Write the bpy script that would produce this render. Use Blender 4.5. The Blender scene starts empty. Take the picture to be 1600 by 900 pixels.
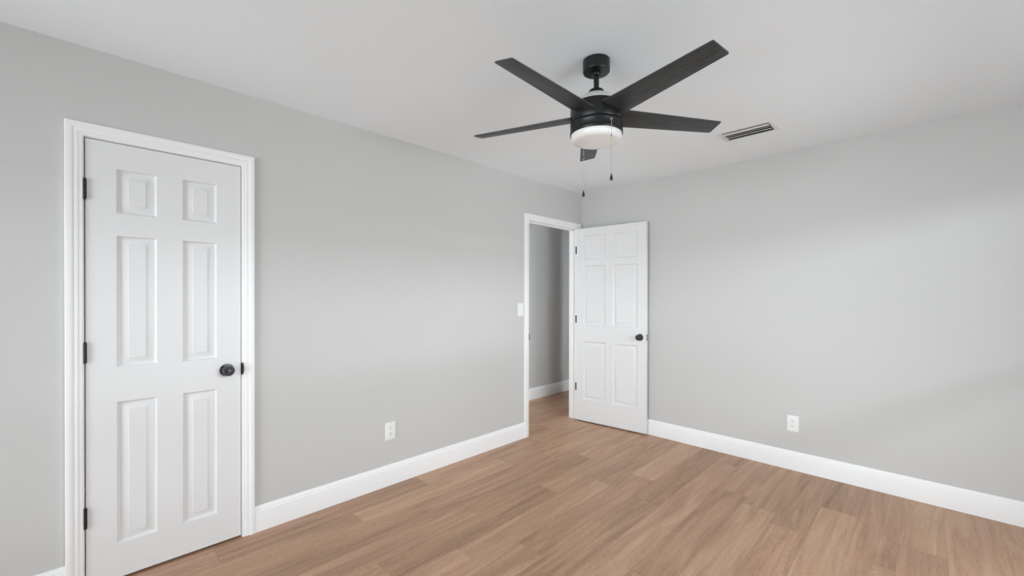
import bpy, bmesh, math, random
from mathutils import Vector, Matrix

sc = bpy.context.scene
col = sc.collection
PI = math.pi

# ------------------------------------------------------------------ camera
YAW, PITCH, ROLL = 0.778724, -0.003989, 0.001726
F = Vector((-math.sin(YAW) * math.cos(PITCH), math.cos(YAW) * math.cos(PITCH), math.sin(PITCH)))
R = Vector((math.cos(YAW), math.sin(YAW), 0))
U = R.cross(F)
R2 = R * math.cos(ROLL) + U * math.sin(ROLL)
U2 = U * math.cos(ROLL) - R * math.sin(ROLL)
cam_d = bpy.data.cameras.new('camera')
cam_d.sensor_fit = 'HORIZONTAL'
cam_d.sensor_width = 36.0
cam_d.lens = 655.76 / 1600 * 36
cam_d.shift_y = (464.41 - 450) / 1600
cam_d.clip_start = 0.02
cam = bpy.data.objects.new('camera', cam_d)
col.objects.link(cam)
m = Matrix((R2, U2, -F)).transposed().to_4x4()
m.translation = Vector((2.6784, -3.8009, 1.3310))
cam.matrix_world = m
sc.camera = cam

# ------------------------------------------------------------------ light
EXPOSURE = 0.0
world = bpy.data.worlds.new('world')
sc.world = world
world.use_nodes = True
wb = world.node_tree.nodes['Background']
wb.inputs[0].default_value = (0.85, 0.93, 1.0, 1)
wb.inputs[1].default_value = 0.05

def area(name, loc, rot, sx, sy, power, color=(1, 1, 1)):
    d = bpy.data.lights.new(name, 'AREA')
    d.shape = 'RECTANGLE'
    d.size, d.size_y = sx, sy
    d.energy = power
    d.color = color
    o = bpy.data.objects.new(name, d)
    o.location = loc
    o.rotation_euler = rot
    col.objects.link(o)
    return o

DAY = (0.885, 0.97, 1.02)
GROUND = (0.89, 0.97, 1.01)
# daylight outside the windows (all behind or beside the viewer): sky, bright band under the eaves; low and far lamps added to lift ceiling and far walls
area('front_sky_band', (1.2, -7.20, 2.34), (PI / 2, 0, 0), 3.0, 0.30, 65.41, DAY)
area('front_ground', (1.2, -6.60, 0.25), (PI / 2 + math.radians(50), 0, 0), 2.6, 1.4, 45.64, GROUND)
area('front_fill_mid', (2.6, -9.5, 1.25), (PI / 2, 0, 0), 3.6, 2.1, 240.6, DAY)
area('front_fill_left', (0.2, -9.5, 1.5), (PI / 2, 0, 0), 1.6, 1.6, 96, DAY)
area('front_fill_low', (1.6, -12.0, 0.2), (PI / 2, 0, 0), 5.0, 0.8, 64.8, GROUND)
area('right_daylight', (4.55, -1.85, 1.50), (PI / 2, 0, PI / 2), 2.8, 1.7, 30.94, DAY)
area('right_sky_band', (5.35, -1.85, 2.34), (PI / 2, 0, PI / 2), 3.0, 0.30, 123.6, DAY)
area('right_sky_high', (5.2, -1.85, 2.9), (PI / 2 - math.radians(32), 0, PI / 2), 3.0, 1.6, 0.51, DAY)
area('right_fill_low', (10.0, -2.5, 0.1), (PI / 2, 0, PI / 2), 5.0, 0.9, 284.1, GROUND)
# lamps added for the hall wall's lit bands: in next room, at near end
area('hall_room_fill', (1.1, 1.50, 1.25), (PI / 2, 0, PI / 2), 0.16, 1.9, 15, DAY)
area('hall_near_fill', (-0.25, -1.93, 1.25), (PI / 2, 0, 0), 0.03, 1.9, 56, DAY)

sc.view_settings.view_transform = 'Standard'
sc.view_settings.look = 'None'
sc.view_settings.gamma = 1.0
sc.view_settings.use_curve_mapping = False
sc.view_settings.exposure = EXPOSURE
sc.cycles.use_denoising = True
sc.cycles.max_bounces = 16
sc.cycles.diffuse_bounces = 12
sc.cycles.sample_clamp_indirect = 8.0

# ------------------------------------------------------------------ materials
def lin(r, g, b):
    f = lambda c: (c / 255 / 12.92) if c / 255 <= 0.04045 else ((c / 255 + 0.055) / 1.055) ** 2.4
    return (f(r), f(g), f(b), 1)

def mat(name, color, rough=0.5, metal=0.0, spec=0.5, bump=None, mottle=None):
    mt = bpy.data.materials.new(name)
    mt.use_nodes = True
    nt = mt.node_tree
    b = nt.nodes['Principled BSDF']
    b.inputs['Base Color'].default_value = color
    b.inputs['Roughness'].default_value = rough
    b.inputs['Metallic'].default_value = metal
    b.inputs['Specular IOR Level'].default_value = spec
    tc = nt.nodes.new('ShaderNodeTexCoord')
    if bump:
        scale, strength, dist = bump[:3]
        mp = nt.nodes.new('ShaderNodeMapping')
        nt.links.new(tc.outputs['Object'], mp.inputs[0])
        if len(bump) > 3:
            mp.inputs['Scale'].default_value = bump[3]
        n = nt.nodes.new('ShaderNodeTexNoise')
        n.inputs['Scale'].default_value = scale
        n.inputs['Detail'].default_value = 3
        nt.links.new(mp.outputs[0], n.inputs['Vector'])
        bp = nt.nodes.new('ShaderNodeBump')
        bp.inputs['Strength'].default_value = strength
        bp.inputs['Distance'].default_value = dist
        nt.links.new(n.outputs[0], bp.inputs['Height'])
        nt.links.new(bp.outputs[0], b.inputs['Normal'])
    if mottle:
        scale, amount, stretch = mottle
        mp2 = nt.nodes.new('ShaderNodeMapping')
        mp2.inputs['Scale'].default_value = stretch
        nt.links.new(tc.outputs['Object'], mp2.inputs[0])
        n2 = nt.nodes.new('ShaderNodeTexNoise')
        n2.inputs['Scale'].default_value = scale
        n2.inputs['Detail'].default_value = 5
        nt.links.new(mp2.outputs[0], n2.inputs['Vector'])
        cr = nt.nodes.new('ShaderNodeValToRGB')
        cr.color_ramp.elements[0].position = 0.3
        cr.color_ramp.elements[1].position = 0.7
        cr.color_ramp.elements[0].color = tuple(c * (1 - amount) for c in color[:3]) + (1,)
        cr.color_ramp.elements[1].color = tuple(min(1, c * (1 + amount)) for c in color[:3]) + (1,)
        nt.links.new(n2.outputs[0], cr.inputs[0])
        nt.links.new(cr.outputs[0], b.inputs['Base Color'])
    return mt

M = {}
M['wall'] = mat('wall_paint', (0.610, 0.605, 0.598, 1), 0.75, spec=0.25, bump=(260, 0.08, 0.002))
M['ceiling'] = mat('ceiling_paint', (0.897, 0.94, 0.972, 1), 0.9, spec=0.15, bump=(180, 0.10, 0.002))
M['trim'] = mat('trim_paint', (0.92, 0.92, 0.925, 1), 0.38, spec=0.45)
M['door'] = mat('door_paint', (0.80, 0.80, 0.805, 1), 0.42, spec=0.45, bump=(22, 0.10, 0.0015, (12, 12, 0.8)))
M['plastic'] = mat('white_plastic', (0.86, 0.86, 0.85, 1), 0.3, spec=0.5)
M['slot'] = mat('dark_slot', (0.03, 0.03, 0.03, 1), 0.6)
M['bronze'] = mat('dark_bronze', (0.085, 0.082, 0.095, 1), 0.30, metal=0.92, spec=0.5, mottle=(60, 0.3, (1, 1, 1)))
M['hinge'] = mat('dark_hinge', (0.022, 0.022, 0.025, 1), 0.4, metal=0.3, spec=0.45)
M['latch'] = mat('brushed_latch', (0.62, 0.60, 0.57, 1), 0.35, metal=1.0)
M['fan_black'] = mat('fan_black_metal', (0.011, 0.012, 0.0122, 1), 0.33, metal=0.25, spec=0.5, mottle=(14, 0.3, (1, 1, 1)))
M['blade'] = mat('fan_blade_black_wood', (0.047, 0.0515, 0.054, 1), 0.46, spec=0.4, mottle=(9, 0.35, (2, 14, 2)))
M['cover'] = mat('fan_cover_pale', (0.66, 0.66, 0.63, 1), 0.5)
M['chain'] = mat('chain_metal', (0.42, 0.42, 0.41, 1), 0.4, metal=0.6)
M['fob'] = mat('fob_black', (0.012, 0.012, 0.012, 1), 0.25)
M['vent'] = mat('vent_enamel', (0.80, 0.80, 0.80, 1), 0.45, spec=0.4)
M['duct'] = mat('duct_shade', (0.07, 0.07, 0.07, 1), 0.8)
M['vinyl'] = mat('window_vinyl', (0.85, 0.85, 0.85, 1), 0.4)

gl = bpy.data.materials.new('opal_glass')
gl.use_nodes = True
gb = gl.node_tree.nodes['Principled BSDF']
gb.inputs['Base Color'].default_value = (0.88, 0.88, 0.86, 1)
gb.inputs['Roughness'].default_value = 0.22
gb.inputs['Subsurface Weight'].default_value = 0.35
gb.inputs['Subsurface Radius'].default_value = (0.03, 0.03, 0.03)
M['opal'] = gl

def floor_material():
    mt = bpy.data.materials.new('vinyl_plank_floor')
    mt.use_nodes = True
    nt = mt.node_tree
    N, L = nt.nodes.new, nt.links.new
    b = nt.nodes['Principled BSDF']
    tc = N('ShaderNodeTexCoord')
    sp = N('ShaderNodeSeparateXYZ'); L(tc.outputs['Object'], sp.inputs[0])
    def mth(op, a, c=None, d=None):
        n = N('ShaderNodeMath'); n.operation = op
        for i, v in enumerate((a, c, d)):
            if v is None: continue
            if isinstance(v, (int, float)): n.inputs[i].default_value = v
            else: L(v, n.inputs[i])
        return n.outputs[0]
    def wn(x, y):
        c = N('ShaderNodeCombineXYZ')
        for i, v in enumerate((x, y)):
            if isinstance(v, (int, float)): c.inputs[i].default_value = v
            else: L(v, c.inputs[i])
        n = N('ShaderNodeTexWhiteNoise'); n.noise_dimensions = '2D'; L(c.outputs[0], n.inputs['Vector'])
        return n
    X = mth('DIVIDE', mth('SUBTRACT', sp.outputs[0], 0.015), 0.183)
    row = mth('FLOOR', X); fx = mth('FRACT', X)
    rh = wn(row, 3.7).outputs['Value']
    Y = mth('ADD', mth('DIVIDE', sp.outputs[1], 1.22), mth('MULTIPLY', rh, 7.0))
    cl = mth('FLOOR', Y); fy = mth('FRACT', Y)
    idn = wn(row, cl)
    h1 = idn.outputs['Value']
    sc3 = N('ShaderNodeSeparateColor'); L(idn.outputs['Color'], sc3.inputs[0])
    def grain(sx, sy, detail, dist, off):
        c = N('ShaderNodeCombineXYZ')
        L(mth('MULTIPLY', sp.outputs[0], sx), c.inputs[0])
        L(mth('ADD', mth('MULTIPLY', sp.outputs[1], sy), mth('MULTIPLY', sc3.outputs[1], 37.0)), c.inputs[1])
        L(mth('ADD', mth('MULTIPLY', h1, 53.0), off), c.inputs[2])
        n = N('ShaderNodeTexNoise'); n.inputs['Scale'].default_value = 1.0
        n.inputs['Detail'].default_value = detail; n.inputs['Distortion'].default_value = dist
        n.inputs['Roughness'].default_value = 0.6
        L(c.outputs[0], n.inputs['Vector'])
        return n.outputs[0]
    big = grain(12, 1.1, 3, 0.9, 0)
    mid = grain(55, 2.0, 5, 0.7, 11)
    fine = grain(320, 22, 3, 0.2, 23)
    cross = grain(130, 60, 3, 0.4, 31)
    t = mth('ADD', mth('MULTIPLY', mth('SUBTRACT', big, 0.5), 0.95), 0.5)
    t = mth('ADD', t, mth('MULTIPLY', mth('SUBTRACT', mid, 0.5), 0.44))
    t = mth('ADD', t, mth('MULTIPLY', mth('SUBTRACT', fine, 0.5), 0.34))
    t = mth('ADD', t, mth('MULTIPLY', mth('SUBTRACT', cross, 0.5), 0.46))
    t = mth('ADD', t, mth('MULTIPLY', mth('SUBTRACT', h1, 0.5), 0.30))
    cr = N('ShaderNodeValToRGB')
    e = cr.color_ramp.elements
    e[0].position = 0.0; e[0].color = FLOOR_DARK
    e[1].position = 1.0; e[1].color = FLOOR_LIGHT
    k = cr.color_ramp.elements.new(0.5); k.color = FLOOR_MID
    L(t, cr.inputs[0])
    # hue shift plank to plank: some pinker, some yellower
    hs = N('ShaderNodeMix'); hs.data_type = 'RGBA'; hs.blend_type = 'MULTIPLY'
    hs.inputs[0].default_value = 1.0
    tint = N('ShaderNodeValToRGB')
    tint.color_ramp.elements[0].color = (1.0, 0.975, 0.962, 1)
    tint.color_ramp.elements[1].color = (0.985, 1.0, 0.945, 1)
    L(sc3.outputs[2], tint.inputs[0])
    L(cr.outputs[0], hs.inputs[6]); L(tint.outputs[0], hs.inputs[7])
    sx = mth('GREATER_THAN', mth('ABSOLUTE', mth('SUBTRACT', fx, 0.5)), 0.4945)
    sy = mth('GREATER_THAN', mth('ABSOLUTE', mth('SUBTRACT', fy, 0.5)), 0.4990)
    seam = mth('MAXIMUM', sx, sy)
    ms = N('ShaderNodeMix'); ms.data_type = 'RGBA'; ms.blend_type = 'MULTIPLY'
    L(mth('MULTIPLY', seam, 0.38), ms.inputs[0])
    L(hs.outputs[2], ms.inputs[6]); ms.inputs[7].default_value = (0.45, 0.40, 0.36, 1)
    L(ms.outputs[2], b.inputs['Base Color'])
    b.inputs['Roughness'].default_value = 0.45
    b.inputs['Specular IOR Level'].default_value = 0.42
    bp = N('ShaderNodeBump'); bp.inputs['Strength'].default_value = 0.12; bp.inputs['Distance'].default_value = 0.001
    L(mth('SUBTRACT', fine, mth('MULTIPLY', seam, 0.8)), bp.inputs['Height'])
    L(bp.outputs[0], b.inputs['Normal'])
    return mt

FLOOR_DARK = (0.208, 0.118, 0.075, 1)
FLOOR_MID = (0.448, 0.270, 0.176, 1)
FLOOR_LIGHT = (0.645, 0.422, 0.293, 1)
M['floor'] = floor_material()

# ------------------------------------------------------------------ helpers
def add_box(bm, a, b, bevel=0.0, mi=0):
    """axis-aligned box from corner a to corner b"""
    x0, y0, z0 = (min(a[i], b[i]) for i in range(3))
    x1, y1, z1 = (max(a[i], b[i]) for i in range(3))
    v = [bm.verts.new(p) for p in ((x0, y0, z0), (x1, y0, z0), (x1, y1, z0), (x0, y1, z0),
                                   (x0, y0, z1), (x1, y0, z1), (x1, y1, z1), (x0, y1, z1))]
    fs = [bm.faces.new([v[i] for i in q]) for q in
          ((0, 3, 2, 1), (4, 5, 6, 7), (0, 1, 5, 4), (1, 2, 6, 5), (2, 3, 7, 6), (3, 0, 4, 7))]
    for f in fs: f.material_index = mi
    if bevel:
        es = {e for f in fs for e in f.edges}
        bmesh.ops.bevel(bm, geom=list(es), offset=bevel, segments=2, profile=0.5, affect='EDGES')
    return fs

def add_lathe(bm, prof, seg=48, M4=None, smooth=True, cap0=True, cap1=True):
    """revolve [(radius, z)] about z; M4 places it"""
    M4 = M4 or Matrix()
    rings = []
    for r, z in prof:
        if r < 1e-6:
            rings.append([bm.verts.new(M4 @ Vector((0, 0, z)))])
        else:
            rings.append([bm.verts.new(M4 @ Vector((r * math.cos(2 * PI * i / seg), r * math.sin(2 * PI * i / seg), z))) for i in range(seg)])
    for a, b in zip(rings, rings[1:]):
        for i in range(seg):
            j = (i + 1) % seg
            if len(a) == 1 and len(b) == 1: continue
            if len(a) == 1: f = bm.faces.new((a[0], b[j], b[i]))
            elif len(b) == 1: f = bm.faces.new((a[i], a[j], b[0]))
            else: f = bm.faces.new((a[i], a[j], b[j], b[i]))
            f.smooth = smooth
    if cap0 and len(rings[0]) > 1: bm.faces.new(list(reversed(rings[0])))
    if cap1 and len(rings[-1]) > 1: bm.faces.new(rings[-1])

def obj(name, bm, material, parent=None, autosmooth=True, loc=None):
    bmesh.ops.recalc_face_normals(bm, faces=bm.faces[:])
    me = bpy.data.meshes.new(name)
    bm.to_mesh(me); bm.free()
    for mm in (material if isinstance(material, (list, tuple)) else [material]):
        me.materials.append(mm)
    if autosmooth:
        try: me.set_sharp_from_angle(angle=math.radians(32))
        except Exception: pass
    o = bpy.data.objects.new(name, me)
    col.objects.link(o)
    if parent: o.parent = parent
    if loc: o.location = loc
    return o

def tag(o, label=None, cat=None, group=None, kind=None):
    for k, v in (('label', label), ('category', cat), ('group', group), ('kind', kind)):
        if v: o[k] = v
    return o

def empty(name, loc=(0, 0, 0), rz=0.0):
    o = bpy.data.objects.new(name, None)
    o.empty_display_size = 0.1
    o.location = loc; o.rotation_euler = (0, 0, rz)
    col.objects.link(o)
    return o

H = 2.44
XR, YF = 3.75, -5.60           # right wall, front wall (inner faces)
HX = -0.917                    # hall wall face
WT = 0.104                     # wall thickness

# ------------------------------------------------------------------ room shell
def struct(name, boxes, material, label, cat):
    bm = bmesh.new()
    for a, b in boxes: add_box(bm, a, b)
    o = obj(name, bm, material)
    return tag(o, label, cat, kind='structure')

struct('floor', [((-1.05, YF - WT, -0.06), (XR + WT, 3.2, 0.0))], M['floor'], 'brown wood-look vinyl plank floor of the room and hall', 'floor')
struct('ceiling', [((-1.05, YF - WT, H), (XR + WT, 3.2, H + 0.06))], M['ceiling'], 'flat white ceiling carrying the black fan', 'ceiling')

D1a, D1b, D1h = -3.809, -3.203, 2.038     # closet door opening
D2a, D2b, D2h = -0.863, -0.090, 2.043     # hall door opening
JT = 0.018
struct('wall_left', [
    ((-WT, YF - WT, 0), (0, D1a - JT, H)),
    ((-WT, D1a - JT, D1h + JT), (0, D1b + JT, H)),
    ((-WT, D1b + JT, 0), (0, D2a - JT, H)),
    ((-WT, D2a - JT, D2h + JT), (0, D2b + JT, H)),
    ((-WT, D2b + JT, 0), (0, 1.10, H)), ((-WT, 1.10, 2.04), (0, 1.88, H)), ((-WT, 1.88, 0), (0, 3.2, H))], M['wall'], 'light grey left wall holding both white doorways', 'wall')  # opening beyond the back wall is added to let lamp light into the hall
struct('wall_back', [((0, 0, 0), (XR + WT, WT, H))], M['wall'], 'light grey back wall behind the open white door', 'wall')
W2 = (-2.95, -0.75, 0.60, 2.10)           # right window y0 y1 z0 z1
struct('wall_right', [
    ((XR, YF - WT, 0), (XR + WT, W2[0], H)), ((XR, W2[1], 0), (XR + WT, 0, H)),
    ((XR, W2[0], 0), (XR + WT, W2[1], W2[2])), ((XR, W2[0], W2[3]), (XR + WT, W2[1], H))],
    M['wall'], 'light grey right wall with a window, outside the view', 'wall')
W4 = (2.20, 3.55, 0.25, 2.10)
W1 = (0.40, 2.00, 0.25, 2.10)            # front window x0 x1 z0 z1
struct('wall_front', [
    ((0, YF - WT, 0), (W1[0], YF, H)), ((W1[1], YF - WT, 0), (W4[0], YF, H)), ((W4[1], YF - WT, 0), (XR, YF, H)),
    ((W4[0], YF - WT, 0), (W4[1], YF, W4[2])), ((W4[0], YF - WT, W4[3]), (W4[1], YF, H)),
    ((W1[0], YF - WT, 0), (W1[1], YF, W1[2])), ((W1[0], YF - WT, W1[3]), (W1[1], YF, H))],
    M['wall'], 'light grey front wall with a window, behind the viewer', 'wall')
struct('wall_hall', [((HX - 0.1, -2.0, 0), (HX, 3.2, H)), ((HX, -2.1, 0), (-WT, -2.0, H)), ((-0.5, -1.0, 0), (-WT, -0.9, H)), ((HX, 3.1, 0), (-WT, 3.2, H))],  # short stub is unseen, added to cut off the near hall lamp's light
       M['wall'], 'grey hall wall seen through the open doorway, with an unseen stub added to shade it', 'wall')
struct('wall_neighbour', [((2.1, WT, 0), (2.2, 3.2, H)), ((0, 3.1, 0), (2.1, 3.2, H))], M['wall'], 'walls of the room beyond the back wall, outside the view', 'wall')
struct('wall_closet', [((-0.80, -4.2, 0), (-0.72, -2.8, H)), ((-0.72, -4.2, 0), (-WT, -4.12, H)), ((-0.72, -2.88, 0), (-WT, -2.8, H))],
       M['wall'], 'closet walls behind the closed white door', 'wall')

def window(name, axis, a0, a1, z0, z1, face):
    """vinyl single-hung frame inside a wall opening"""
    root = empty(name); tag(root, 'white framed window lighting the room from ' + ('the front wall' if axis == 'x' else 'the right wall'), 'window', kind='structure')
    def bx(bm, u0, u1, w0, w1, d0, d1):
        if axis == 'x': add_box(bm, (u0, face - d1, w0), (u1, face - d0, w1))
        else: add_box(bm, (face + d0, u0, w0), (face + d1, u1, w1))
    bm = bmesh.new()
    t = 0.045
    bx(bm, a0, a1, z0, z0 + t, 0.04, 0.10); bx(bm, a0, a1, z1 - t, z1, 0.04, 0.10)
    bx(bm, a0, a0 + t, z0 + t, z1 - t, 0.04, 0.10); bx(bm, a1 - t, a1, z0 + t, z1 - t, 0.04, 0.10)
    obj('window_frame', bm, M['vinyl'], root)
    bm = bmesh.new()
    zm = (z0 + z1) / 2
    bx(bm, a0 + t, a1 - t, zm - 0.02, zm + 0.02, 0.05, 0.09)
    obj('meeting_rail', bm, M['vinyl'], root)
    return root
window('window_1', 'x', W1[0], W1[1], W1[2], W1[3], YF)
window('window_2', 'y', W2[0], W2[1], W2[2], W2[3], XR)
window('window_3_added', 'x', W4[0], W4[1], W4[2], W4[3], YF)  # unseen window added so more light reaches the back wall

# ------------------------------------------------------------------ baseboards
BB = [(0, 0.0), (0.014, 0.0), (0.014, 0.112), (0.0132, 0.1155), (0.0105, 0.118), (0.0100, 0.1195), (0.0096, 0.128),
      (0.0066, 0.131), (0.0060, 0.133), (0.0050, 0.141), (0.0035, 0.1435), (0, 0.1435)]
def baseboard(name, p0, p1, nrm, label):
    """extrude the moulded profile from p0 to p1 along a wall; nrm points into the room"""
    bm = bmesh.new()
    n = Vector(nrm)
    rings = []
    for p in (p0, p1):
        rings.append([bm.verts.new(Vector((p[0], p[1], z)) + n * d) for d, z in BB])
    k = len(BB)
    for i in range(k):
        j = (i + 1) % k
        bm.faces.new((rings[0][i], rings[0][j], rings[1][j], rings[1][i]))
    bm.faces.new(rings[0]); bm.faces.new(list(reversed(rings[1])))
    return tag(obj(name, bm, M['trim']), label, 'baseboard', kind='structure')
CW = 0.0565
baseboard('baseboard_left', (0, D1b + 0.003 + CW), (0, D2a - 0.003 - CW), (1, 0, 0), 'white moulded baseboard along left wall between the two doorways')
baseboard('baseboard_left_near', (0, YF), (0, D1a - 0.003 - CW), (1, 0, 0), 'short white baseboard left of the closet door')
baseboard('baseboard_back', (0.0, 0), (XR, 0), (0, -1, 0), 'white moulded baseboard along the back wall')
baseboard('baseboard_hall', (HX, -2.0), (HX, 3.1), (1, 0, 0), 'white baseboard of the hall seen through the doorway')
baseboard('baseboard_right', (XR, YF), (XR, -0.014), (-1, 0, 0), 'white baseboard along the right wall, outside the view')
baseboard('baseboard_front', (0.014, YF), (XR - 0.014, YF), (0, 1, 0), 'white baseboard along the front wall, behind the viewer')

# ------------------------------------------------------------------ door frames
CAS = [(0.0, 0.0), (0.0, 0.0075), (0.002, 0.0092), (0.006, 0.0098), (0.013, 0.0102), (0.0155, 0.0120), (0.019, 0.0130),
       (0.026, 0.0132), (0.0285, 0.0120), (0.031, 0.0142), (0.036, 0.0168), (0.043, 0.0178), (0.050, 0.0178), (0.0545, 0.0168), (0.0565, 0.0145), (0.0565, 0.0)]
def door_frame(name, y0, y1, h, label, clip=None):
    root = empty(name, (0, (y0 + y1) / 2, 0))
    tag(root, label, 'door frame', kind='structure')
    off = -(y0 + y1) / 2
    a, b = y0 - 0.003, y1 + 0.003
    bm = bmesh.new()
    rows = []
    for w, t in CAS:
        rows.append([bm.verts.new((t, y + off, z)) for y, z in ((a - w, 0), (a - w, h + 0.003 + w), (b + w, h + 0.003 + w), (b + w, 0))])
    for r0, r1 in zip(rows, rows[1:]):
        for i in range(3): bm.faces.new((r0[i], r0[i + 1], r1[i + 1], r1[i]))
    for i in range(3): bm.faces.new((rows[-1][i], rows[-1][i + 1], rows[0][i + 1], rows[0][i]))
    bm.faces.new([r[0] for r in rows]); bm.faces.new([r[3] for r in rows])
    obj('casing', bm, M['trim'], root)
    bm = bmesh.new()
    add_box(bm, (-WT, y0 - JT + off, 0), (0, y0 + off, h))
    add_box(bm, (-WT, y1 + off, 0), (0, y1 + JT + off, h))
    add_box(bm, (-WT, y0 - JT + off, h), (0, y1 + JT + off, h + JT))
    obj('jamb', bm, M['trim'], root)
    bm = bmesh.new()
    s0, s1, st = -0.072, -0.038, 0.011
    add_box(bm, (s0, y0 + off, 0), (s1, y0 + st + off, h - st))
    add_box(bm, (s0, y1 - st + off, 0), (s1, y1 + off, h - st))
    add_box(bm, (s0, y0 + off, h - st), (s1, y1 + off, h))
    obj('door_stop', bm, M['trim'], root)
    return root
fr1 = door_frame('trim_1', D1a, D1b, D1h, 'white moulded casing around the closed closet door')
fr2 = door_frame('trim_2', D2a, D2b, D2h, 'white moulded casing around the open hall doorway')

def strike(root, y, z, sgn, half=0.034, lip=0.0115):
    """dark strike plate whose curved lip wraps the jamb edge"""
    bm = bmesh.new()
    oy = y - root.location.y
    pts = []
    n = 14
    for i in range(n + 1):
        a = -PI / 2 + PI * i / n
        pts.append((lip * math.cos(a) ** 0.7 if math.cos(a) > 0 else 0.0, half * math.sin(a)))
    for x0, x1 in ((0.0098, 0.0122),):
        A = [bm.verts.new((x0, oy + sgn * (d - 0.002), z + q)) for d, q in pts]
        B = [bm.verts.new((x1, oy + sgn * (d - 0.002), z + q)) for d, q in pts]
        for i in range(n): bm.faces.new((A[i], A[i + 1], B[i + 1], B[i]))
        bm.faces.new((A[n], A[0], B[0], B[n]))
        bm.faces.new(A); bm.faces.new(list(reversed(B)))
    add_box(bm, (-0.034, oy - sgn * 0.0018, z - 0.028), (0.0122, oy + sgn * 0.0002, z + 0.028))
    o = obj('strike_plate', bm, M['hinge'], root)
    o['label'] = 'dark bronze strike plate'
strike(fr1, D1b, 0.928, 1)
strike(fr2, D2a, 0.938, -1, half=0.03, lip=0.006)

# ------------------------------------------------------------------ panel doors
PROF = [(0.0, 0.0), (0.0010, 0.0032), (0.0045, 0.0080), (0.0090, 0.0108), (0.0130, 0.0118), (0.0150, 0.0116),
        (0.0390, 0.0036), (0.0398, 0.0034), (0.0412, 0.0008)]
def leaf_mesh(width, z0, z1, thick, panels, prof=PROF):
    """slab in u(x) 0..width, front face at y=0 looking to -y, back at y=thick; panels = [(u0,u1,w0,w1)]"""
    bm = bmesh.new()
    us = sorted({0.0, width} | {p[0] for p in panels} | {p[1] for p in panels})
    zs = sorted({z0, z1} | {p[2] for p in panels} | {p[3] for p in panels})
    def inside(u, z):
        return any(p[0] < u < p[1] and p[2] < z < p[3] for p in panels)
    for side in (0, 1):
        Y = (lambda d: d) if side == 0 else (lambda d: thick - d)
        cache = {}
        def V(u, z, d):
            k = (round(u, 6), round(z, 6), round(d, 6))
            if k not in cache: cache[k] = bm.verts.new((u, Y(d), z))
            return cache[k]
        for i in range(len(us) - 1):
            for j in range(len(zs) - 1):
                if inside((us[i] + us[i + 1]) / 2, (zs[j] + zs[j + 1]) / 2): continue
                bm.faces.new((V(us[i], zs[j], 0), V(us[i + 1], zs[j], 0), V(us[i + 1], zs[j + 1], 0), V(us[i], zs[j + 1], 0)))
        for u0, u1, w0, w1 in panels:
            ring = lambda s, d: [V(u0 + s, w0 + s, d), V(u1 - s, w0 + s, d), V(u1 - s, w1 - s, d), V(u0 + s, w1 - s, d)]
            prev = None
            for s, d in prof:
                cur = ring(s, d)
                if prev:
                    for q in range(4):
                        r = (q + 1) % 4
                        bm.faces.new((prev[q], prev[r], cur[r], cur[q]))
                prev = cur
            bm.faces.new(prev)
    # edges of the slab
    add = lambda *p: bm.faces.new([bm.verts.new(v) for v in p])
    add((0, 0, z0), (0, thick, z0), (0, thick, z1), (0, 0, z1))
    add((width, 0, z0), (width, 0, z1), (width, thick, z1), (width, thick, z0))
    add((0, 0, z0), (width, 0, z0), (width, thick, z0), (0, thick, z0))
    add((0, 0, z1), (0, thick, z1), (width, thick, z1), (width, 0, z1))
    bmesh.ops.remove_doubles(bm, verts=bm.verts[:], dist=1e-5)
    return bm

KNOB = [(0.0105, 0.0), (0.0105, 0.020), (0.0125, 0.024), (0.0190, 0.028), (0.0255, 0.034), (0.0280, 0.041), (0.0275, 0.048),
        (0.0245, 0.0535), (0.0225, 0.0545), (0.0215, 0.0535), (0.0190, 0.0535), (0.0180, 0.0555), (0.0120, 0.0580), (0.0105, 0.0570), (0.0085, 0.0570), (0.0078, 0.0590), (0.0, 0.0605)]
ROSE = [(0.033, 0.0), (0.033, 0.003), (0.0315, 0.0055), (0.028, 0.0070), (0.025, 0.0072), (0.0235, 0.0090), (0.017, 0.0105), (0.0, 0.0105)]
def knob(parent, M4):
    bm = bmesh.new(); add_lathe(bm, ROSE, 48, M4, cap1=False)
    r = obj('door_knob', bm, M['bronze'], parent)
    r['label'] = 'dark bronze round knob and rose'
    bm = bmesh.new(); add_lathe(bm, KNOB, 48, M4, cap1=False)
    obj('knob', bm, M['bronze'], r)

def hinge_bm(px, py, z, h=0.089, r=0.0062):
    bm = bmesh.new()
    seg = h / 5
    for k in range(5):
        a, b = z - h / 2 + k * seg + 0.0004, z - h / 2 + (k + 1) * seg - 0.0004
        add_lathe(bm, [(r * 0.9, a), (r, a + 0.0006), (r, b - 0.0006), (r * 0.9, b)], 16, Matrix.Translation((px, py, 0)))
    for s in (1, -1):
        e = z + s * h / 2
        add_lathe(bm, [(r * 0.75, e), (r * 0.8, e + s * 0.002), (r * 0.35, e + s * 0.0045), (0, e + s * 0.005)], 16, Matrix.Translation((px, py, 0)), cap1=False)
    return bm

# --- closet door: face at x = 0 looking into the room (+x), hinged at the left end
d1 = empty('door_1', (0, D1a + 0.004, 0))
tag(d1, 'closed white six-panel closet door with dark knob', 'door', kind='structure')
d1w = (D1b - 0.004) - (D1a + 0.004)
Y0 = D1a + 0.004
pn = []
for ya, yb in ((-3.703, -3.559), (-3.459, -3.316)):
    for za, zb in ((0.170, 0.832), (0.994, 1.606), (1.710, 1.915)):
        pn.append((ya - Y0, yb - Y0, za, zb))
bm = leaf_mesh(d1w, 0.012, 2.033, 0.035, pn)
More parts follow.
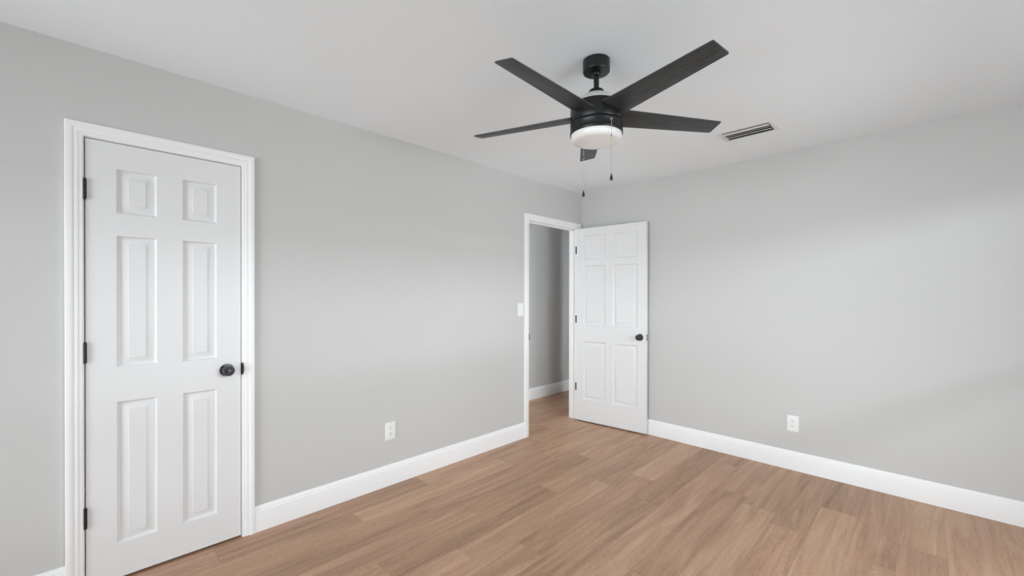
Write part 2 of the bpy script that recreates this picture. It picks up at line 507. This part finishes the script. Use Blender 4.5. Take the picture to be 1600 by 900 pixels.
# u -> +y, depth -> -x
bmesh.ops.transform(bm, matrix=Matrix(((0, -1, 0, 0), (1, 0, 0, 0), (0, 0, 1, 0), (0, 0, 0, 1))), verts=bm.verts[:])
obj('door_leaf', bm, M['door'], d1)
knob(d1, Matrix.Translation((0, -3.272 - Y0, 0.928)) @ Matrix.Rotation(PI / 2, 4, 'Y'))
for z in (1.806, 1.071, 0.328):
    bm = hinge_bm(0.0055, -0.0015, z)
    add_box(bm, (-0.030, -0.0024, z - 0.0445), (0.003, -0.0006, z + 0.0445))
    o = obj('hinge', bm, M['hinge'], d1); o['label'] = 'dark bronze hinge'

# --- hall door: swung a little past a right angle against the back wall
d2 = empty('door_2', (0.027, -0.132, 0), math.radians(5.12))
tag(d2, 'open white six-panel door standing against the back wall', 'door', kind='structure')
pn = []
for ua, ub in ((0.082, 0.336), (0.415, 0.675)):
    for za, zb in ((0.243, 0.851), (1.024, 1.641), (1.708, 1.958)):
        pn.append((ua, ub, za, zb))
bm = leaf_mesh(0.762, 0.014, 2.039, 0.035, pn)
obj('door_leaf', bm, M['door'], d2)
knob(d2, Matrix.Translation((0.700, 0, 0.932)) @ Matrix.Rotation(PI / 2, 4, 'X'))
bm = bmesh.new()
add_box(bm, (0.7612, 0.006, 0.932 - 0.028), (0.7632, 0.029, 0.932 + 0.028), bevel=0.0006)
lp = obj('latch_plate', bm, M['fan_black'], d2); lp['label'] = 'dark bronze latch plate'
bm = bmesh.new()
add_box(bm, (0.7625, 0.0105, 0.932 - 0.009), (0.7715, 0.0235, 0.932 + 0.009), bevel=0.002)
lb = obj('latch_bolt', bm, M['latch'], lp); lb['label'] = 'pale metal latch bolt'
inv = d2.matrix_basis.inverted()
for z in (1.820, 1.079, 0.353):
    pw = inv @ Vector((0.013, -0.0925, z))
    bm = hinge_bm(pw.x, pw.y, z, 0.080, 0.0055)
    # plate on the door edge, plate on the jamb
    add_box(bm, (-0.0012, 0.014, z - 0.040), (0.0, 0.033, z + 0.040))
    fs = add_box(bm, (-0.018, -0.0925 - 0.0003, z - 0.040), (0.011, -0.0925 + 0.0017, z + 0.040))
    vs = list({v for f in fs for v in f.verts})
    bmesh.ops.transform(bm, matrix=inv, verts=vs)
    o = obj('hinge', bm, M['hinge'], d2); o['label'] = 'dark bronze hinge'

# ------------------------------------------------------------------ ceiling fan
FX, FY = 1.5655, -2.1085
fan = empty('ceiling_fan', (FX, FY, H))
tag(fan, 'black five-blade ceiling fan with white glass light and pull chains', 'ceiling fan')
Z = lambda z: z - H
bm = bmesh.new()
add_lathe(bm, [(0.0605, 0), (0.063, -0.002), (0.063, -0.050), (0.0622, -0.0535), (0.060, -0.056), (0.020, -0.058), (0.0, -0.058)], 64, cap1=False)
obj('canopy', bm, M['fan_black'], fan)
bm = bmesh.new()
add_lathe(bm, [(0.0, -0.055), (0.0185, -0.056), (0.0205, -0.061), (0.0195, -0.068), (0.0165, -0.072), (0.0125, -0.074), (0.0125, Z(2.292)), (0.0, Z(2.292))], 40, cap1=False)
obj('downrod', bm, M['fan_black'], fan)
bm = bmesh.new()
add_lathe(bm, [(0.0, Z(2.3045)), (0.0145, Z(2.3045)), (0.026, Z(2.303)), (0.034, Z(2.298)), (0.038, Z(2.290)), (0.0395, Z(2.281)), (0.0395, Z(2.270)), (0, Z(2.270))], 48, cap0=False, cap1=False)
obj('coupling_cover', bm, M['fan_black'], fan)
bm = bmesh.new()
add_lathe(bm, [(0.0, Z(2.277)), (0.040, Z(2.277)), (0.062, Z(2.271)), (0.084, Z(2.258)), (0.098, Z(2.242)), (0.101, Z(2.234)), (0.101, Z(2.226)), (0, Z(2.226))], 64, cap0=False, cap1=False)
o = obj('motor_cover', bm, M['cover'], fan); o['label'] = 'pale top cover of the motor'
bm = bmesh.new()
add_lathe(bm, [(0.0, Z(2.229)), (0.104, Z(2.229)), (0.112, Z(2.226)), (0.1145, Z(2.221)), (0.1145, Z(2.217)), (0.1185, Z(2.215)), (0.1215, Z(2.209)), (0.1215, Z(2.144)), (0.1205, Z(2.142)),
               (0.1175, Z(2.1405)), (0.1175, Z(2.1375)), (0.1175, Z(2.136)), (0, Z(2.136))], 96, cap0=False, cap1=False)
obj('motor_housing', bm, M['fan_black'], fan)
bm = bmesh.new()
add_lathe(bm, [(0, Z(2.1385)), (0.1175, Z(2.1385)), (0.1205, Z(2.137)), (0.1225, Z(2.1345)), (0.1225, Z(2.129)), (0.1215, Z(2.127)), (0.1215, Z(2.102)), (0.1230, Z(2.100)), (0.1230, Z(2.090)),
               (0.1215, Z(2.0875)), (0.1185, Z(2.0875)), (0.1185, Z(2.098)), (0, Z(2.098))], 96, cap0=False, cap1=False)
obj('light_fitter', bm, M['fan_black'], fan)
bm = bmesh.new()
add_lathe(bm, [(0, Z(2.099)), (0.1165, Z(2.099)), (0.1178, Z(2.092)), (0.1178, Z(2.080)), (0.1165, Z(2.072)), (0.1130, Z(2.0645)), (0.1070, Z(2.0590)), (0.0980, Z(2.0555)), (0.085, Z(2.0535)), (0.05, Z(2.0515)), (0, Z(2.051))], 96, cap0=False, cap1=False)
o = obj('glass_shade', bm, M['opal'], fan); o['label'] = 'white opal glass light shade'

def blade_bm(ang):
    bm = bmesh.new()
    R0, R1, wr, wt, th = 0.112, 0.6382, 0.0638, 0.0453, 0.0055
    ph = math.radians(-12.2)
    a = ang
    rv = Vector((math.cos(a), math.sin(a), 0)); tv = Vector((-math.sin(a), math.cos(a), 0)) * math.cos(ph) + Vector((0, 0, 1)) * math.sin(ph)
    nv = rv.cross(tv).normalized()
    outline = []
    c = 0.006
    for u, v in ((R0, -wr), (R1 - c, -wt - 0.0003), (R1 - 0.0015, -wt + 0.0015), (R1, -wt + c), (R1, wt - c), (R1 - 0.0015, wt - 0.0015), (R1 - c, wt + 0.0003), (R0, wr)):
        outline.append((u, v))
    base = Vector((0, 0, 2.1766 - H))
    A = [bm.verts.new(base + rv * u + tv * v) for u, v in outline]
    B = [bm.verts.new(base + rv * u + tv * v + nv * th) for u, v in outline]
    n = len(A)
    bm.faces.new(A); bm.faces.new(list(reversed(B)))
    for i in range(n):
        j = (i + 1) % n
        bm.faces.new((A[i], A[j], B[j], B[i]))
    es = [e for e in bm.edges if (e.verts[0] in A) == (e.verts[1] in A)]
    bmesh.ops.bevel(bm, geom=es, offset=0.001, segments=2, profile=0.5, affect='EDGES')
    return bm
for k in range(5):
    ang = math.radians(-87.86) + k * 2 * PI / 5
    # blade mesh lies along its own local x so the grain runs lengthwise
    b = obj('blade', blade_bm(0), M['blade'], fan)
    b.rotation_euler = (0, 0, ang)

def chain(px, py, z0, z1, zb, label):
    """pull chain from the fitter down to its fob"""
    x, y = px - FX, py - FY
    bm = bmesh.new()
    T = Matrix.Translation((x, y, 0))
    add_lathe(bm, [(0.00095, Z(z0)), (0.00095, Z(z1 + 0.028))], 8, T)
    n = 44
    for i in range(n):
        zc = z0 - (z0 - z1 - 0.028) * (i + 0.5) / n
        add_lathe(bm, [(0, Z(zc + 0.0014)), (0.0011, Z(zc + 0.0009)), (0.0014, Z(zc)), (0.0011, Z(zc - 0.0009)), (0, Z(zc - 0.0014))], 8, T, cap0=False, cap1=False)
    ch = obj('pull_chain', bm, M['chain'], fan); ch['label'] = label
    bm = bmesh.new()
    add_lathe(bm, [(0, Z(zb + 0.004)), (0.0020, Z(zb + 0.003)), (0.0024, Z(zb)), (0.0020, Z(zb - 0.003)), (0, Z(zb - 0.004))], 12, T, cap0=False, cap1=False)
    obj('chain_connector', bm, M['fan_black'], ch)
    bm = bmesh.new()
    add_lathe(bm, [(0, Z(z1 + 0.034)), (0.0014, Z(z1 + 0.033)), (0.0022, Z(z1 + 0.028)), (0.0042, Z(z1 + 0.020)), (0.0063, Z(z1 + 0.012)), (0.0070, Z(z1 + 0.0075)), (0.0062, Z(z1 + 0.003)), (0.0040, Z(z1 + 0.0006)), (0, Z(z1))], 24, T, cap0=False, cap1=False)
    obj('chain_fob', bm, M['fob'], ch)
    # small outlet where the chain leaves the fitter
    d = Vector((x, y, 0)).normalized()
    bm = bmesh.new()
    c0 = Vector((x, y, Z(z0)))
    rot = d.to_track_quat('Z', 'Y').to_matrix().to_4x4()
    add_lathe(bm, [(0.0052, -0.006), (0.0052, 0.001), (0.0040, 0.0035), (0.0, 0.004)], 20, Matrix.Translation(c0) @ rot, cap1=False)
    obj('chain_outlet', bm, M['chain'], ch)
for px, py, z0, z1, zb, lab in ((1.6765, -2.1600, 2.118, 1.8435, 2.044, 'pull chain in front of the glass shade'),
                               (1.4560, -2.0520, 2.118, 1.8265, 2.027, 'pull chain behind the glass shade')):
    v = Vector((px - FX, py - FY, 0)); v = v.normalized() * 0.1262
    chain(FX + v.x, FY + v.y, z0, z1, zb, lab)

# ------------------------------------------------------------------ ceiling vent
vx0, vx1, vy0, vy1 = 1.655, 1.986, -0.776, -0.568
vent = empty('ceiling_vent', ((vx0 + vx1) / 2, (vy0 + vy1) / 2, H))
tag(vent, 'white rectangular ceiling air vent with angled slats beside the fan', 'vent')
hx, hy = (vx1 - vx0) / 2, (vy1 - vy0) / 2
ix, iy = hx - 0.027, hy - 0.024
bm = bmesh.new()
def rect(x, y, z): return [bm.verts.new(p) for p in ((-x, -y, z), (x, -y, z), (x, y, z), (-x, y, z))]
rs = [rect(hx, hy, 0.0), rect(hx, hy, -0.0015), rect(hx - 0.004, hy - 0.004, -0.0035), rect(ix + 0.003, iy + 0.003, -0.0065), rect(ix, iy, -0.0060), rect(ix, iy, -0.0005)]
for a, b in zip(rs, rs[1:]):
    for i in range(4):
        j = (i + 1) % 4
        bm.faces.new((a[i], a[j], b[j], b[i]))
obj('vent_frame', bm, M['vent'], vent)
bm = bmesh.new()
add_box(bm, (-ix, -iy, -0.0012), (ix, iy, -0.0002))  # thin dark sheet under the ceiling gives the slat gaps their shade
o = obj('vent_shade_sheet', bm, M['duct'], vent); o['label'] = 'flat dark sheet standing for duct shade behind the slats'
for k, (yc, tilt, w) in enumerate(((-iy + 0.014, -8, 0.024), (-iy + 0.052, 24, 0.044), (-iy + 0.094, -6, 0.008), (iy - 0.030, 24, 0.050))):
    bm = bmesh.new()
    add_box(bm, (-ix, -w / 2, -0.0006), (ix, w / 2, 0.0006))
    bmesh.ops.transform(bm, matrix=Matrix.Translation((0, yc, -0.0125)) @ Matrix.Rotation(math.radians(tilt), 4, 'X'), verts=bm.verts[:])
    obj('slat', bm, M['vent'], vent)

# ------------------------------------------------------------------ outlets and switch
def plate_bm(w, h, t):
    bm = bmesh.new()
    add_box(bm, (-w / 2, -t, -h / 2), (w / 2, 0, h / 2))
    es = [e for e in bm.edges if all(v.co.y < -t / 2 for v in e.verts)]
    bmesh.ops.bevel(bm, geom=es, offset=0.0035, segments=3, profile=0.6, affect='EDGES')
    return bm
def outlet(loc, rz, label):
    root = empty('wall_outlet', loc, rz)
    tag(root, label, 'outlet')
    pl = obj('cover_plate', plate_bm(0.077, 0.121, 0.0062), M['plastic'], root)
    for s in (1, -1):
        zc = s * 0.0195
        bm = bmesh.new()
        n = 28
        pts = []
        for i in range(n):
            a = 2 * PI * i / n
            pts.append((0.0172 * math.cos(a), max(-0.0135, min(0.0135, 0.0172 * math.sin(a)))))
        A = [bm.verts.new((x, -0.0060, zc + z)) for x, z in pts]
        B = [bm.verts.new((x, -0.0078, zc + z)) for x, z in pts]
        for i in range(n): bm.faces.new((A[i], A[(i + 1) % n], B[(i + 1) % n], B[i]))
        bm.faces.new(B); bm.faces.new(list(reversed(A)))
        r = obj('receptacle', bm, M['plastic'], root)
        bm = bmesh.new()
        for x, hgt in ((-0.0063, 0.0085), (0.0063, 0.0070)):
            add_box(bm, (x - 0.0013, -0.0081, zc + 0.0045 - hgt / 2), (x + 0.0013, -0.0074, zc + 0.0045 + hgt / 2))
        add_lathe(bm, [(0.0027, 0.0), (0.0027, 0.0007), (0, 0.0007)], 14, Matrix.Translation((0, -0.0074, zc - 0.0065)) @ Matrix.Rotation(PI / 2, 4, 'X'), cap1=False)
        o = obj('slots', bm, M['slot'], r); o['label'] = 'dark plug slots'
    bm = bmesh.new()
    add_lathe(bm, [(0.0034, 0), (0.0032, 0.0008), (0, 0.0012)], 16, Matrix.Translation((0, -0.0060, 0)) @ Matrix.Rotation(PI / 2, 4, 'X'), cap1=False)
    obj('screw', bm, M['plastic'], root)
    return root
outlet((0, -2.303, 0.379), PI / 2, 'white duplex outlet low on the left wall beside the closet door')
outlet((1.955, 0, 0.354), 0, 'white duplex outlet low on the back wall right of the open door')

sw = empty('light_switch', (0, -0.974, 1.200), PI / 2)
tag(sw, 'white rocker light switch on the left wall beside the doorway casing', 'light switch')
obj('cover_plate', plate_bm(0.074, 0.121, 0.0062), M['plastic'], sw)
bm = bmesh.new()
pts = [(-0.0060, 0.033), (-0.0092, 0.033), (-0.0062, 0.0), (-0.0068, -0.033), (-0.0060, -0.033)]
A = [bm.verts.new((-0.0165, y, z)) for y, z in pts]; B = [bm.verts.new((0.0165, y, z)) for y, z in pts]
for i in range(len(pts)): bm.faces.new((A[i], A[(i + 1) % 5], B[(i + 1) % 5], B[i]))
bm.faces.new(A); bm.faces.new(list(reversed(B)))
obj('rocker', bm, M['plastic'], sw)
